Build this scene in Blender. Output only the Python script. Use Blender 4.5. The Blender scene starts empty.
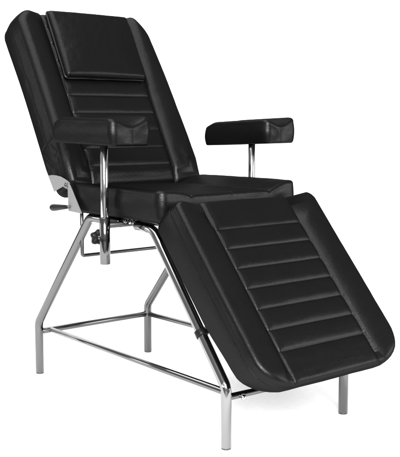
import bpy, math
import numpy as np
from mathutils import Vector

scene = bpy.context.scene
# ---------------------------------------------------------------- camera
cam = bpy.data.cameras.new("camera")
co = bpy.data.objects.new("camera", cam)
scene.collection.objects.link(co)
yaw, pitch = math.radians(140.019), math.radians(-6.563)
fwd = Vector((math.cos(yaw) * math.cos(pitch), math.sin(yaw) * math.cos(pitch), math.sin(pitch)))
co.location = (2.932, -1.682, 0.924)
co.rotation_euler = fwd.to_track_quat('-Z', 'Y').to_euler()
cam.sensor_fit = 'HORIZONTAL'
cam.sensor_width = 36.0
cam.lens = 36.0 * 917.552 / 400.0
cam.clip_start = 0.05
cam.clip_end = 200
scene.camera = co
# ---------------------------------------------------------------- world, lamps, exposure
world = bpy.data.worlds.new("World")
scene.world = world
world.use_nodes = True
bg = world.node_tree.nodes["Background"]
bg.inputs[0].default_value = (1, 1, 1, 1)
bg.inputs[1].default_value = 0.34
scene.view_settings.view_transform = 'Standard'
scene.view_settings.look = 'None'
scene.view_settings.exposure = 0.4
scene.view_settings.gamma = 1


def area(name, loc, target, sx, sy, power, spread=180):
    l = bpy.data.lights.new(name, 'AREA')
    l.shape = 'RECTANGLE'
    l.size, l.size_y = sx, sy
    l.energy = power
    l.spread = math.radians(spread)
    o = bpy.data.objects.new(name, l)
    scene.collection.objects.link(o)
    o.location = loc
    o.rotation_euler = (Vector(target) - Vector(loc)).to_track_quat('-Z', 'Y').to_euler()
    return o


area("overhead_softbox", (0.3, -1.7, 4.6), (0.4, -1.2, 0), 5.0, 5.0, 290)
area("camera_fill", (4.7, -3.0, 2.3), (1.5, 0.5, 0), 2.8, 1.6, 560)  # added fill from the camera side, brightens the front of the paper
area("backdrop_softbox", (-2.6, 0.6, 3.8), (-3.6, 4.0, 0.8), 5, 2, 85)
area("right_fill", (3.6, 2.6, 1.0), (1.3, 0.3, 0), 2.6, 1.4, 62)  # added low fill, lifts the shadow on the paper under the leg rest
area("left_softbox", (-2.7, -2.9, 1.15), (0.5, 0.0, 0.8), 0.9, 1.3, 16)


# ---------------------------------------------------------------- materials
def nodes_of(name):
    m = bpy.data.materials.new(name)
    m.use_nodes = True
    nt = m.node_tree
    nt.nodes.clear()
    out = nt.nodes.new('ShaderNodeOutputMaterial')
    return m, nt, out


def vinyl(name, base=0.0028, gloss=0.0135, rough=0.33, grain=1.0):
    m, nt, out = nodes_of(name)
    N, L = nt.nodes.new, nt.links.new
    tc = N('ShaderNodeTexCoord')
    # leather grain + soft creasing
    vo = N('ShaderNodeTexVoronoi'); vo.inputs['Scale'].default_value = 420
    vo.feature = 'DISTANCE_TO_EDGE'
    L(tc.outputs['Object'], vo.inputs['Vector'])
    n1 = N('ShaderNodeTexNoise'); n1.inputs['Scale'].default_value = 170; n1.inputs['Detail'].default_value = 5
    L(tc.outputs['Object'], n1.inputs['Vector'])
    n2 = N('ShaderNodeTexNoise'); n2.inputs['Scale'].default_value = 14; n2.inputs['Detail'].default_value = 4
    n2.inputs['Distortion'].default_value = 0.8
    L(tc.outputs['Object'], n2.inputs['Vector'])
    b2 = N('ShaderNodeBump'); b2.inputs['Strength'].default_value = 0.09; b2.inputs['Distance'].default_value = 0.004
    L(n2.outputs['Fac'], b2.inputs['Height'])
    b1 = N('ShaderNodeBump'); b1.inputs['Strength'].default_value = 0.45 * grain; b1.inputs['Distance'].default_value = 0.0012
    L(n1.outputs['Fac'], b1.inputs['Height']); L(b2.outputs['Normal'], b1.inputs['Normal'])
    b0 = N('ShaderNodeBump'); b0.inputs['Strength'].default_value = 0.22 * grain; b0.inputs['Distance'].default_value = 0.0006
    L(vo.outputs['Distance'], b0.inputs['Height']); L(b1.outputs['Normal'], b0.inputs['Normal'])
    ramp = N('ShaderNodeMapRange')
    ramp.inputs['To Min'].default_value = base * 0.8
    ramp.inputs['To Max'].default_value = base * 1.25
    L(n2.outputs['Fac'], ramp.inputs['Value'])
    comb = N('ShaderNodeCombineColor')
    for k in range(3):
        L(ramp.outputs[0], comb.inputs[k])
    df = N('ShaderNodeBsdfDiffuse')
    L(comb.outputs[0], df.inputs['Color']); L(b0.outputs['Normal'], df.inputs['Normal'])
    gl = N('ShaderNodeBsdfGlossy')
    gl.inputs['Color'].default_value = (1, 1, 1, 1)
    L(b0.outputs['Normal'], gl.inputs['Normal'])
    rr = N('ShaderNodeMapRange')
    rr.inputs['To Min'].default_value = rough - 0.05
    rr.inputs['To Max'].default_value = rough + 0.08
    L(n1.outputs['Fac'], rr.inputs['Value']); L(rr.outputs[0], gl.inputs['Roughness'])
    mx = N('ShaderNodeMixShader')
    mx.inputs[0].default_value = gloss
    L(df.outputs[0], mx.inputs[1]); L(gl.outputs[0], mx.inputs[2])
    L(mx.outputs[0], out.inputs['Surface'])
    return m


def metal(name, col, rough, bump=0.0):
    m, nt, out = nodes_of(name)
    N, L = nt.nodes.new, nt.links.new
    p = N('ShaderNodeBsdfPrincipled')
    p.inputs['Base Color'].default_value = (*col, 1)
    p.inputs['Metallic'].default_value = 1
    tc = N('ShaderNodeTexCoord')
    n = N('ShaderNodeTexNoise'); n.inputs['Scale'].default_value = 35; n.inputs['Detail'].default_value = 6
    L(tc.outputs['Object'], n.inputs['Vector'])
    mr = N('ShaderNodeMapRange')
    mr.inputs['To Min'].default_value = rough * 0.6; mr.inputs['To Max'].default_value = rough * 1.6
    L(n.outputs['Fac'], mr.inputs['Value']); L(mr.outputs[0], p.inputs['Roughness'])
    if bump:
        b = N('ShaderNodeBump'); b.inputs['Strength'].default_value = bump; b.inputs['Distance'].default_value = 0.001
        L(n.outputs['Fac'], b.inputs['Height']); L(b.outputs['Normal'], p.inputs['Normal'])
    L(p.outputs[0], out.inputs['Surface'])
    return m


def plain(name, col, rough, spec=0.5):
    m, nt, out = nodes_of(name)
    N, L = nt.nodes.new, nt.links.new
    p = N('ShaderNodeBsdfPrincipled')
    tc = N('ShaderNodeTexCoord')
    n = N('ShaderNodeTexNoise'); n.inputs['Scale'].default_value = 60
    L(tc.outputs['Object'], n.inputs['Vector'])
    mr = N('ShaderNodeMix'); mr.data_type = 'RGBA'
    mr.inputs['A'].default_value = (*[c * .93 for c in col], 1)
    mr.inputs['B'].default_value = (*[min(1, c * 1.05) for c in col], 1)
    L(n.outputs['Fac'], mr.inputs['Factor']); L(mr.outputs['Result'], p.inputs['Base Color'])
    p.inputs['Roughness'].default_value = rough
    p.inputs['Specular IOR Level'].default_value = spec
    L(p.outputs[0], out.inputs['Surface'])
    return m


M_VINYL = vinyl("black_vinyl")
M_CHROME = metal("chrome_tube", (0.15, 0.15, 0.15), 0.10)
M_CHROME_LIT = metal("chrome_tube_lit", (0.26, 0.26, 0.26), 0.11)  # same leg chrome; lighter base colour stands in for brighter reflections
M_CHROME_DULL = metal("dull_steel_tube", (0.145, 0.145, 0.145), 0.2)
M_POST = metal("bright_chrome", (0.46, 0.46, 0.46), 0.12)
M_PLATE = plain("grey_painted_steel", (0.145, 0.145, 0.145), 0.5)
M_DARK = metal("dark_steel_rod", (0.10, 0.10, 0.10), 0.35)
M_PLASTIC = plain("black_plastic", (0.005, 0.005, 0.005), 0.4, 0.15)
M_PAPER = plain("white_seamless_paper", (0.93, 0.93, 0.93), 0.9, 0.1)

# ---------------------------------------------------------------- object helpers
WORLD_LOC = {}


def link(name, verts, faces, mat, parent=None, smooth=True, origin=None):
    v = np.asarray(verts, float)
    c = (v.min(0) + v.max(0)) / 2 if origin is None else np.array(origin, float)
    me = bpy.data.meshes.new(name)
    me.from_pydata((v - c).tolist(), [], faces)
    me.update()
    if smooth:
        me.polygons.foreach_set('use_smooth', [True] * len(me.polygons))
    me.materials.append(mat)
    o = bpy.data.objects.new(name, me)
    scene.collection.objects.link(o)
    pl = np.zeros(3)
    if parent is not None:
        o.parent = parent
        pl = WORLD_LOC[parent.name]
    o.location = (c - pl).tolist()
    WORLD_LOC[o.name] = c
    return o


def merge(*ms):
    V, F, n = [], [], 0
    for v, f in ms:
        V += [tuple(p) for p in v]
        F += [tuple(i + n for i in q) for q in f]
        n += len(v)
    return V, F


def fillet_path(pts, r, n=9):
    P = [Vector(p) for p in pts]
    out = [P[0]]
    for i in range(1, len(P) - 1):
        a, b, c = P[i - 1], P[i], P[i + 1]
        d1, d2 = (a - b).normalized(), (c - b).normalized()
        ang = d1.angle(d2)
        if ang > 3.10:
            out.append(b); continue
        t = min(r / math.tan(ang / 2), (a - b).length * .48, (c - b).length * .48)
        rr = t * math.tan(ang / 2)
        cen = b + (d1 + d2).normalized() * (rr / math.sin(ang / 2))
        s, e = b + d1 * t - cen, b + d2 * t - cen
        tot = s.angle(e)
        for k in range(n + 1):
            f = k / n
            v = (s * math.sin((1 - f) * tot) + e * math.sin(f * tot)) / math.sin(tot)
            out.append(cen + v)
    out.append(P[-1])
    return out


def tube(pts, r, bend=0.05, seg=28, flat=None, cap_bevel=0.0015):
    path = fillet_path(pts, bend)
    # bevelled ends
    a = (path[1] - path[0]).normalized(); b = (path[-1] - path[-2]).normalized()
    path = [path[0], path[0] + a * cap_bevel] + path[1:-1] + [path[-1] - b * cap_bevel, path[-1]]
    rad = [r - cap_bevel] + [r] * (len(path) - 2) + [r - cap_bevel]
    if not isinstance(flat, (list, tuple)):
        flat = (1, 1)
    t = (path[1] - path[0]).normalized()
    n = t.orthogonal().normalized()
    if abs(t.y) < .9:
        n = (Vector((0, 1, 0)) - t * t.y).normalized()
    V, F = [], []
    for i, p in enumerate(path):
        if i == 0: tt = path[1] - path[0]
        elif i == len(path) - 1: tt = path[-1] - path[-2]
        else: tt = (path[i + 1] - p).normalized() + (p - path[i - 1]).normalized()
        tt.normalize()
        n = (n - tt * n.dot(tt)).normalized()
        bb = tt.cross(n)
        for k in range(seg):
            th = 2 * math.pi * k / seg
            V.append(tuple(p + n * (rad[i] * flat[0] * math.cos(th)) + bb * (rad[i] * flat[1] * math.sin(th))))
    m = len(path)
    for i in range(m - 1):
        for k in range(seg):
            k2 = (k + 1) % seg
            F.append((i * seg + k, i * seg + k2, (i + 1) * seg + k2, (i + 1) * seg + k))
    F.append(tuple(range(seg - 1, -1, -1)))
    F.append(tuple((m - 1) * seg + k for k in range(seg)))
    return V, F


def lathe(prof, org, axis, seg=28, lobes=0, lobe_amp=0.0):
    """prof: list of (distance along axis, radius)"""
    ax = Vector(axis).normalized()
    n = ax.orthogonal().normalized(); b = ax.cross(n)
    V, F = [], []
    for (d, r) in prof:
        for k in range(seg):
            th = 2 * math.pi * k / seg
            q = r * (1 + (lobe_amp * math.cos(lobes * th) if lobes else 0))
            V.append(tuple(Vector(org) + ax * d + n * q * math.cos(th) + b * q * math.sin(th)))
    for i in range(len(prof) - 1):
        for k in range(seg):
            k2 = (k + 1) % seg
            F.append((i * seg + k, i * seg + k2, (i + 1) * seg + k2, (i + 1) * seg + k))
    F.append(tuple(range(seg - 1, -1, -1)))
    F.append(tuple((len(prof) - 1) * seg + k for k in range(seg)))
    return V, F


def plate_xz(poly, y0, y1, bev=0.0008):
    """extruded polygon lying in the x-z plane with a small edge bevel"""
    c = np.mean(np.array(poly), 0)
    n = len(poly)
    V, F = [], []
    ins = [tuple(np.array(p) + (c - np.array(p)) / max(np.linalg.norm(c - np.array(p)), 1e-6) * bev) for p in poly]
    s = 1 if y1 > y0 else -1
    for pts, y in ((ins, y0), (poly, y0 + s * bev), (poly, y1 - s * bev), (ins, y1)):
        V += [(p[0], y, p[1]) for p in pts]
    for r in range(3):
        for k in range(n):
            k2 = (k + 1) % n
            F.append((r * n + k, r * n + k2, (r + 1) * n + k2, (r + 1) * n + k))
    F.append(tuple(range(n - 1, -1, -1)))
    F.append(tuple(3 * n + k for k in range(n)))
    return V, F


# ---------------------------------------------------------------- noise
rng = np.random.default_rng(7)
TAB = rng.random((256, 256))


def vnoise(x, y):
    xi, yi = np.floor(x).astype(int), np.floor(y).astype(int)
    fx, fy = x - xi, y - yi
    fx, fy = fx * fx * (3 - 2 * fx), fy * fy * (3 - 2 * fy)
    g = lambda a, b: TAB[a % 256, b % 256]
    return ((g(xi, yi) * (1 - fx) + g(xi + 1, yi) * fx) * (1 - fy) + (g(xi, yi + 1) * (1 - fx) + g(xi + 1, yi + 1) * fx) * fy) - .5


def fbm(x, y, o=3):
    s, a = 0, 1
    for k in range(o):
        s = s + a * vnoise(x * 2 ** k + 17.3 * k, y * 2 ** k + 5.1 * k); a *= .5
    return s


def sstep(x, a, b):
    t = np.clip((x - a) / (b - a), 0, 1)
    return t * t * (3 - 2 * t)


# ---------------------------------------------------------------- upholstered slab
def slab(u0, u1, v0, v1, R, depth, hfun, rt, rb, frame, step=0.003, seam=0.022, bulge=0.003, wob=0.0, seed=0, side_fun=None, warp=None, hwarp=None):
    """Closed cushion. R = corner radii (u0v0, u1v0, u1v1, u0v1). Returns verts, faces, local uv."""
    D = max(max(R), rt, rb) + 0.002
    nu = max(4, int((u1 - u0 - 2 * D) / step)); nv = max(4, int((v1 - v0 - 2 * D) / step))
    us = np.linspace(u0 + D, u1 - D, nu); vs = np.linspace(v0 + D, v1 - D, nv)
    na = 10
    corners = [(u0, v0, 1, 1), (u1, v0, -1, 1), (u1, v1, -1, -1), (u0, v1, 1, -1)]
    arcs = [(180, 270), (270, 360), (0, 90), (90, 180)]

    def ring(d):
        pts = []
        sides = [[(u, v0 + d) for u in us], [(u1 - d, v) for v in vs], [(u, v1 - d) for u in us[::-1]], [(u0 + d, v) for v in vs[::-1]]]
        order = [1, 2, 3, 0]
        for k in range(4):
            pts += sides[k]
            ci = order[k]
            cu, cv, du, dv = corners[ci]
            # start of ring begins after corner 0; arcs run ccw
            r = max(R[ci] - d, 0.0)
            cx, cy = cu + du * max(R[ci], d), cv + dv * max(R[ci], d)
            a0, a1 = arcs[ci]
            # blend square corner samples towards the inner-grid corner
            for j in range(1, na):
                th = math.radians(a0 + (a1 - a0) * j / na)
                if r > 1e-6:
                    pts.append((cx + r * math.cos(th), cy + r * math.sin(th)))
                else:
                    pts.append((cx, cy))
        return np.array(pts)

    n_ring = 2 * len(us) + 2 * len(vs) + 4 * (na - 1)
    rings = []
    # straight side samples span only the inner grid; the stretch between grid end and arc start is one longer quad
    ds = [D - 1e-5] + list(np.linspace(D, rt, max(3, int((D - rt) / (step * 1.3))))[1:]) if D > rt + 1e-4 else [D]
    for d in ds:
        p = ring(max(d, 1e-5)); rings.append((p, hfun(p[:, 0], p[:, 1])))
    for k in range(1, 9):
        th = k / 8 * math.pi / 2
        d = rt * (1 - math.sin(th))
        p = ring(d)
        rings.append((p, hfun(p[:, 0], p[:, 1]) - rt * (1 - math.cos(th))))
    p0 = ring(0)
    htop = hfun(p0[:, 0], p0[:, 1]) - rt
    hbot = -depth + rb
    ctr = np.array([(u0 + u1) / 2, (v0 + v1) / 2])
    arc_len = np.concatenate([[0], np.cumsum(np.linalg.norm(np.diff(p0, axis=0), axis=1))])
    total = (htop.mean() - hbot)
    ts = sorted(set(list(np.linspace(0, 1, 22)[1:]) + [max(0.01, min(.97, (seam + e) / total)) for e in (-.0025, -.0012, 0, .0012, .0025)]))
    for t in ts:
        out = bulge * math.sin(math.pi * t)
        dist = abs(t * total - seam)
        out -= 0.0018 * math.exp(-(dist / .0014) ** 2)
        dd = -out * np.ones(len(p0))
        if wob: dd = dd - wob * fbm(arc_len * 13 + seed, np.full(len(p0), t * 2.1 + seed), 2)
        if side_fun is not None: dd = dd + side_fun(p0[:, 0], p0[:, 1], t)
        # push along approx outward normal
        q = ring(0.004); nrm = p0 - q
        ln = np.linalg.norm(nrm, axis=1, keepdims=True)
        nrm = nrm / np.maximum(ln, 1e-9)
        p = p0 - nrm * dd[:, None]
        rings.append((p, htop * (1 - t) + hbot * t))
    for k in range(1, 6):
        th = k / 5 * math.pi / 2
        p = ring(rb * (1 - math.cos(th)))
        rings.append((p, np.full(len(p), hbot - rb * math.sin(th))))
    p = ring(D - 1e-5); rings.append((p, np.full(len(p), -depth)))
    P, H, F = [], [], []
    for p, h in rings:
        P.append(p); H.append(h)
    base = [k * n_ring for k in range(len(rings))]
    for r in range(len(rings) - 1):
        for k in range(n_ring):
            k2 = (k + 1) % n_ring
            F.append((base[r] + k, base[r + 1] + k, base[r + 1] + k2, base[r] + k2))
    # inner top grid
    off = len(rings) * n_ring
    # boundary map
    bidx = {}
    c = 0
    for i in range(nu): bidx[(i, 0)] = c + i
    c += nu + na - 1
    bj = {}
    for j in range(nv): bj[(nu - 1, j)] = c + j
    c += nv + na - 1
    for i in range(nu): bidx.setdefault((nu - 1 - i, nv - 1), c + i)
    c += nu + na - 1
    for j in range(nv): bj[(0, nv - 1 - j)] = c + j
    GU, GV = np.meshgrid(us, vs, indexing='ij')
    gp = np.stack([GU.ravel(), GV.ravel()], 1)
    P.append(gp); H.append(hfun(gp[:, 0], gp[:, 1]))
    g = lambda i, j: off + i * nv + j
    for i in range(nu - 1):
        for j in range(nv - 1):
            F.append((g(i, j), g(i + 1, j), g(i + 1, j + 1), g(i, j + 1)))
    # bottom face: one n-gon
    F.append(tuple(base[-1] + k for k in range(n_ring - 1, -1, -1)))
    uv = np.concatenate(P); h = np.concatenate(H)
    o, du, dv, dn = [np.array(x, float) for x in frame]
    if warp is not None: uv = warp(uv, h)
    if hwarp is not None: h = hwarp(uv, h)
    W = o + uv[:, :1] * du + uv[:, 1:] * dv + h[:, None] * dn
    # weld
    key = np.round(W, 5)
    _, first, inv = np.unique(key, axis=0, return_index=True, return_inverse=True)
    inv = inv.ravel()
    F2 = []
    for f in F:
        q = []
        for i in f:
            k = int(inv[i])
            if not q or q[-1] != k: q.append(k)
        if len(q) > 1 and q[0] == q[-1]: q.pop()
        if len(q) >= 3 and len(set(q)) == len(q): F2.append(tuple(q))
    return W[first], F2, uv[first], h[first]


def split_panel(V, F, uv, h, box, hmin):
    a0, a1, b0, b1 = box
    A, B = [], []
    for f in F:
        if len(f) > 4: A.append(f); continue
        cu = sum(uv[i][0] for i in f) / len(f); cv = sum(uv[i][1] for i in f) / len(f)
        hh = min(h[i] for i in f)
        (B if (a0 < cu < a1 and b0 < cv < b1 and hh > hmin) else A).append(f)

    def sub(fs):
        ids = sorted({i for f in fs for i in f}); mp = {i: k for k, i in enumerate(ids)}
        return V[ids], [tuple(mp[i] for i in f) for f in fs]
    return sub(A), sub(B)


# ---------------------------------------------------------------- setting: seamless white paper
def grid_sheet(name, prof, x0, x1, mat):
    V, F = [], []
    d = Vector((-0.766, 0.643, 0)); s = Vector((0.643, 0.766, 0))   # away from camera, sideways
    for (a, z) in prof:
        for b in (x0, x1):
            p = d * a + s * b
            V.append((p.x, p.y, z))
    for i in range(len(prof) - 1):
        F.append((2 * i, 2 * i + 1, 2 * i + 3, 2 * i + 2))
    o = link(name, V, F, mat)
    o['kind'] = 'structure'
    return o


M_FLOOR = plain("dark_reflection_floor", (0.06, 0.06, 0.06), 0.6, 0.3)
grid_sheet("floor", [(-9, -.012), (9, -.012)], -9, 9, M_FLOOR)  # unseen dark sheet, added so chrome and vinyl reflect darker surroundings
cyc = [(3.2 + 1.2 * math.sin(math.radians(t)), 1.2 - 1.2 * math.cos(math.radians(t))) for t in range(0, 91, 5)]
grid_sheet("backdrop", [(-1.3, 0)] + cyc + [(4.4, 4.2)], -3.4, 3.4, M_PAPER)

# ---------------------------------------------------------------- the chair
W = 0.50
root = bpy.data.objects.new("treatment_chair", None)
scene.collection.objects.link(root)
root.location = (0.52, 0.25, 0)
root.empty_display_size = 0.2
root['label'] = "reclining black vinyl treatment chair with chrome tube legs and padded armrests on white background"
root['category'] = "treatment chair"
WORLD_LOC[root.name] = np.array([0.52, 0.25, 0.0])

# --- frames of the cushions
lg0 = np.array([.863, 0, .669]); ld = np.array([.64961, 0, -.76027]); ln = np.array([.76027, 0, .64961])
bk0 = np.array([.271, 0, .728]); bd = np.array([-.46513, 0, .88524]); bn = np.array([.88524, 0, .46513])
ey = np.array([0, 1.0, 0])
YA, YB = -.035, .535
PA, PB = .070, .430


def padded(u, v, s0, pitch, send, H, A, pa=PA, pb=PB, seed=0.0, panel_drop=0.0, inner=.05, dome=.003, soft_ends=False, stitch=.0045):
    d = np.minimum(v - pa, pb - v)                       # >0 inside the panel
    t = (u - s0) / pitch
    ft = t - np.floor(t)
    rib = (1 - np.abs(2 * ft - 1) ** 2.6)
    rib = rib ** 0.75
    inside = (u > s0) & (u < send)
    if soft_ends:                                        # no stitched line at the first and last rib's outer side
        last = round((send - s0) / pitch)
        inside = inside & (t > .5) & (t < last - .5)
        rib = np.where((t <= .5) | (t >= last - .5), 1.0, rib)
    rib = rib if soft_ends else np.where(inside, rib, 0.6)
    edge = np.clip(d / .022, 0, 1) ** 0.5
    hp = A * rib * edge - panel_drop
    # bolster
    o = -d
    hb = H * (1 - np.exp(-np.clip(o, 0, 1) / (inner * .45))) + dome * np.sin(np.clip(o / .10, 0, 1) * math.pi)
    h = np.where(d > 0, hp, hb)
    gd = np.abs(ft - np.round(ft)) * pitch
    h = h - np.where(inside & (d > 0), .0007 * np.exp(-(gd / .0030) ** 2), 0)
    h = h - stitch * np.exp(-(d / .0035) ** 2)           # stitched seam
    h = h + .0016 * fbm(u * 9 + seed, v * 11 + seed, 3)
    # light creases running out from the seams
    h = h + np.where(d > 0, .0006 * fbm(u * 60 + seed, v * 12, 2) * edge, .0007 * fbm(u * 30, v * 50 + seed, 2))
    return h


# --- leg rest
def h_leg(u, v):
    h = padded(u, v, .0095, .0686, .557, .021, .0068, seed=3.1, soft_ends=True)
    e = np.clip((u - .555) / .045, 0, 1)
    d = np.minimum(v - PA, PB - v)
    return h * (1 - .35 * e)


def warp_leg(uv, h):
    # the foot end is undercut: it sweeps back under the cushion
    uv = uv.copy()
    t = np.clip(-h / .115, 0, 1)
    uv[:, 0] -= .026 * t ** 1.6 * sstep(uv[:, 0], .46, .60)
    return uv


V, F, uv, hh = slab(-.030, .592, YA - .008, YB + .006, (.03, .095, .11, .035), .115, h_leg, .016, .022,
                    (lg0, ld, ey, ln), step=.0024, seam=.022, bulge=.004, wob=.0015, seed=1, warp=warp_leg,
                    hwarp=lambda q, h: np.where(h < 0, h * (1 - .18 * sstep(q[:, 0], .30, .50) - .16 * sstep(q[:, 0], .47, .60)), h))
a, b = split_panel(V, F, uv, hh, (.0095, .557, PA, PB), -.02)
leg_rest = link("leg_rest", *a, M_VINYL, root)
link("ribbed_panel", *b, M_VINYL, leg_rest)


# --- backrest
def h_back(u, v):
    h = padded(u, v, .050 - .0703, .0703, .64, .024, .0070, seed=8.4)
    d = np.minimum(v - PA, PB - v)
    bol = sstep(-d, .002, .03)
    low = 1 - sstep(u, .02, .17)
    # gathered folds low on both side bolsters
    w = np.where(v < .25, v - YA, YB - v)
    ph = (u * 26 + w * 62 + .8 * np.sin(u * 40))
    h = h + bol * low * .0060 * np.sin(ph * 1.7) * (0.6 + fbm(u * 14, v * 20, 2))
    h = h - bol * .004 * np.exp(-((u - .165 + .25 * (w - .05)) / .004) ** 2) * np.where(v < .25, 1, 0)
    # cushion thins towards its foot
    h = h - .022 * (1 - sstep(u, -.05, .05))
    return h


def side_back(u, v, t):
    m = (v < 0.02) & (u > -.04) & (u < .18)
    m2 = (v < .02)
    cr = .0026 * np.exp(-((u - (.172 - .016 * t)) / .0035) ** 2) * m2
    return cr + np.where(m, .0022 * np.sin(u * 75 - t * 9 + 3 * vnoise(u * 20, v * 0 + t * 3)) * sstep(u, -.04, .03) * (1 - sstep(u, .10, .18)), 0)


def warp_back(uv, h):
    uv = uv.copy()
    k = np.clip(uv[:, 0] / .67, 0, 1)
    far = sstep(uv[:, 1], .44, .52)
    uv[:, 0] += .012 * sstep(uv[:, 1], .1, .5) * k ** 3
    uv[:, 1] += far * (.013 - .028 * k - .022 * k ** 4) - (.009 * k + .010 * k ** 3) * (1 - sstep(uv[:, 1], 0, .2))
    return uv


V, F, uv, hh = slab(-.030, .674, YA - .003, YB + .006, (.03, .065, .095, .03), .118, h_back, .028, .024,
                    (bk0, bd, ey, bn), step=.0026, seam=.034, bulge=.004, wob=.002, seed=5, side_fun=side_back, warp=warp_back,
                    hwarp=lambda q, h: np.where(h < 0, h * (1 - .26 * (1 - sstep(q[:, 0], -.03, .10)) + .07 * sstep(q[:, 0], .35, .66)), h))
a, b = split_panel(V, F, uv, hh, (-.03, .64, PA, PB), -.04)
backrest = link("backrest", *a, M_VINYL, root)
link("ribbed_panel", *b, M_VINYL, backrest)


# --- head pillow lying on the backrest
def h_pil(u, v):
    cu, cv = (u - .525) / .14, (v - .243) / .175
    puff = (1 - np.clip(np.abs(cu), 0, 1) ** 3) * (1 - np.clip(np.abs(cv), 0, 1) ** 3.5)
    return .037 + .014 * puff - .004 * np.clip(-cu, 0, 1) * 0 + .0018 * fbm(u * 14 + 3, v * 12, 3) + .0008 * fbm(u * 50, v * 50, 2)


V, F, uv, hh = slab(.392, .666, .068, .418, (.014, .014, .014, .014), -.004, h_pil, .017, .008,
                    (bk0, bd, ey, bn), seam=.5, bulge=.004, wob=.002, seed=11)
link("head_pillow", V, F, M_VINYL, root)


# --- seat
SX0, SX1 = .300, .785
def h_seat(u, v):
    h = padded(u, v, .335, .060, .745, .021, .006, pa=.085, pb=.415, seed=14.2, inner=.10, dome=0, stitch=.0018)
    d = np.minimum(v - .085, .415 - v)
    fr = sstep(u, .73, .785)
    h = h + .010 * np.where(v > .42, 1, 0) * sstep(v, .42, .50)
    h = h - .0025 * np.exp(-((v - .25) / .003) ** 2) * sstep(u, .745, .75)
    return h


V, F, uv, hh = slab(SX0, SX1, YA, YB + .006, (.02, .028, .028, .02), .079, h_seat, .012, .014,
                    ((0, 0, .705), (1, 0, 0), ey, (0, 0, 1)), seam=.5, bulge=.003, wob=.002, seed=21)
a, b = split_panel(V, F, uv, hh, (.335, .745, .085, .415), -.02)
seat = link("seat", *a, M_VINYL, root)
link("ribbed_panel", *b, M_VINYL, seat)


# --- armrests: saddle-shaped pad (the part), with post, sleeve and knob below it
def armrest(x0, x1, y0, y1, zb, py, knob, seed, tilt):
    w = y1 - y0
    cy = (y0 + y1) / 2

    def h(u, v):
        q = (v - cy) / (w / 2)
        e = np.clip(1 - (x1 - u) / .03, 0, 1)
        e2 = .35 + .65 * sstep(u, x0 + .08, x1 - .01)
        ridge = .019 + .004 * q
        base = ridge - .020 * e2 * .5 * (1 + np.cos(math.pi * np.clip(np.abs(q), 0, 1)))
        pinch = -.0012 * np.exp(-((v - cy) / .007) ** 2) * e
        rear = -.015 * sstep(x0 + .07 - u, 0, .07) ** 1.5 - .004 * e
        return base + pinch + rear + .0012 * fbm(u * 10 + seed, v * 14 + seed, 2)

    def side(u, v, t):
        f = np.where(u > x1 - .006, 1.0, 0.0)
        q = (v - cy) / (w / 2)
        pu = .0055 * np.exp(-(q / .42) ** 2) * math.sin(math.pi * t) + .0012 * np.exp(-(q / .035) ** 2)
        lean = .004 * t * np.where(u < x0 + .006, 1, 0)
        return f * pu + lean
    V, F, _, _ = slab(x0, x1, y0, y1, (.014, .022, .022, .014), .070, h, .013, .009,
                      ((0, 0, zb - tilt * .6), (1, 0, tilt), ey, (0, 0, 1)), step=.0025, seam=.074, bulge=.004, wob=.0012, seed=seed, side_fun=side)
    pad = link("armrest", V, F, M_VINYL, root)
    link("post", *tube([(.538, py, .56), (.538, py, zb - .066)], .0122), M_POST, pad)
    sl = merge(tube([(.538, py, .480), (.538, py, .628)], .0168))
    link("sleeve", *sl, M_CHROME, pad)
    s = -1
    stem = lathe([(0, .0045), (.012, .0045), (.013, .007), (.018, .007), (.019, .0045), (.035, .0045)], (.538 - .014, py, .562), (-1, 0, 0), 16)
    kn = lathe([(.026, .010), (.028, .016), (.030, .021), (.034, .0235), (.044, .0235), (.048, .021), (.050, .014), (.0505, .004)],
               (.538 - .010, py, .560), (-1, 0.15, 0), 60, 5, .13)
    if knob:
        k = link("clamp_knob", *kn, M_PLASTIC, pad)
        link("threaded_stem", *stem, M_CHROME, pad)
    return pad


armrest(.325, .662, -.122, .026, .925, -.066, True, 31, -.020)
armrest(.318, .654, .530, .670, .922, .566, False, 47, .040)

# --- legs: each one bent tube, with its foot cap
R = .0155
def leg(y, front):
    if front:
        pts = [(1.042, y, .004), (1.042, y, .180), (.706, y, .598), (.618, y, .606)]
    else:
        pts = [(0, y, .004), (0, y, .194), (.355, y, .612), (.535, y, .607)]
    o = link("leg", *tube(pts, R, bend=.045), (M_CHROME_LIT if front else M_CHROME) if y < .2 else (M_CHROME if front else M_CHROME_DULL), root)
    x = pts[0][0]
    link("foot_cap", *lathe([(0, .0125), (.001, .0142), (.0052, .0142), (.006, .013)], (x, y, 0), (0, 0, 1)), M_DARK, o)
    return o


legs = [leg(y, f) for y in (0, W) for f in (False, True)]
# oval end plug low on the near front leg
link("plug", *lathe([(0, .006), (.002, .0058), (.003, .004)], (1.048, -.0150, .190), (.2, -1, .1), 20), M_POST, legs[1])

# --- stretchers
link("stretcher", *tube([(0, .012, .158), (0, W - .012, .158)], .0108), M_CHROME_DULL, root)
link("stretcher", *tube([(.012, .045, .160), (1.030, .004, .164)], .0098), M_CHROME, root)
link("stretcher", *tube([(.012, W, .158), (1.030, W, .158)], .0098), M_CHROME_DULL, root)
st = link("stretcher", *tube([(1.042, .012, .150), (1.042, W - .012, .140)], .0098), M_CHROME, root)
link("bolt", *lathe([(0, .006), (.003, .0085), (.008, .0095), (.013, .0085), (.016, .005), (.017, .001)], (1.052, .052, .146), (1, -.4, 0), 20), M_POST, st)

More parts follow.
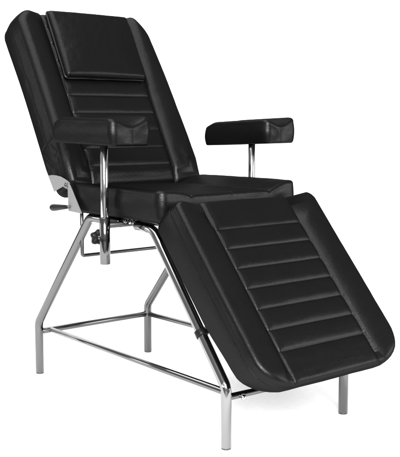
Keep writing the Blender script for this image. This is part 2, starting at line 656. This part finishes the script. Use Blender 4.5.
# --- crossbars under the seat and the recline linkage
link("seat_crossbar", *tube([(.538, -.055, .603), (.538, .555, .603)], .0095), M_DARK, root)
link("seat_crossbar", *tube([(.60, .01, .611), (.60, .49, .611)], .008), M_DARK, root)
link("seat_rail", *plate_xz([(.40, .612), (.72, .612), (.72, .628), (.40, .628)], .004, .030), M_DARK, root)
link("seat_rail", *plate_xz([(.40, .612), (.72, .612), (.72, .628), (.40, .628)], .470, .496), M_DARK, root)
for x in (.565, .592, .612):
    link("bolt", *lathe([(0, .0075), (.005, .0075), (.006, .005), (.009, .004)], (x, -.004, .615), (0, -1, 0), 6), M_POST, root, smooth=False)
link("release_bar", *tube([(.302, .000, .66), (.302, .000, .475), (.302, .500, .475), (.302, .500, .66)], .0062, bend=.008), M_DARK, root)

# --- hinge plates (near side; the far ones are hidden by the cushions)
up = [(.166, .743), (.192, .7465), (.219, .746), (.245, .7435), (.267, .738), (.286, .732), (.303, .7245), (.297, .709), (.286, .703), (.261, .7105), (.204, .690)]
lo = [(.300, .724), (.312, .718), (.328, .698), (.3815, .6275), (.302, .631), (.2995, .68)]
for ya, yb in ((-.0440, -.0480),):
    s = -1 if ya < .2 else 1
    p = link("hinge_plate", *plate_xz(up, ya, yb), M_PLATE, root, smooth=False)
    link("pivot_bolt", *lathe([(0, .0095), (.003, .0095), (.0045, .0075), (.005, .002)], (.292, yb + s * .004, .716), (0, s, 0), 20), M_CHROME, p)
    link("hinge_plate", *plate_xz(lo, ya + s * .0045, yb + s * .0045), M_PLATE, root, smooth=False)

# --- recline handle: tapered black grip on a short rod
hd = link("recline_handle", *lathe([(0, .0050), (.004, .0064), (.03, .0085), (.075, .0118), (.094, .0125), (.1005, .0108), (.1025, .006)],
                                   (.307, -.058, .645), (-1, 0, -.09), 24), M_PLASTIC, root)
link("rod", *tube([(.32, -.058, .6475), (.300, -.058, .6456)], .0038), M_CHROME, hd)

# --- support rail below the leg rest and the black clip that holds it to the near leg
def leg_pt(s, y, n): return tuple(lg0 + ld * s + ey * y + ln * n)
rail = link("support_rail", *tube([leg_pt(-.01, .012, -.127), leg_pt(.325, .012, -.127)], .009), M_DARK, root)
link("support_rail", *tube([leg_pt(-.01, .488, -.127), leg_pt(.325, .488, -.127)], .009), M_DARK, root)
dl = Vector((.706 - 1.042, 0, .598 - .180)).normalized()
c0 = Vector((1.042, 0, .180)) + dl * .175
pc = c0 - dl * .011
band = lathe([(0, .0165), (.001, .0188), (.021, .0188), (.022, .0165)], tuple(pc), tuple(dl), 28)
tongue = tube([tuple(c0 + Vector((0, 0.012, 0))), tuple(Vector(leg_pt(.318, .020, -.122)))], .0085)
link("clip", *merge(band, tongue), M_PLASTIC, root)
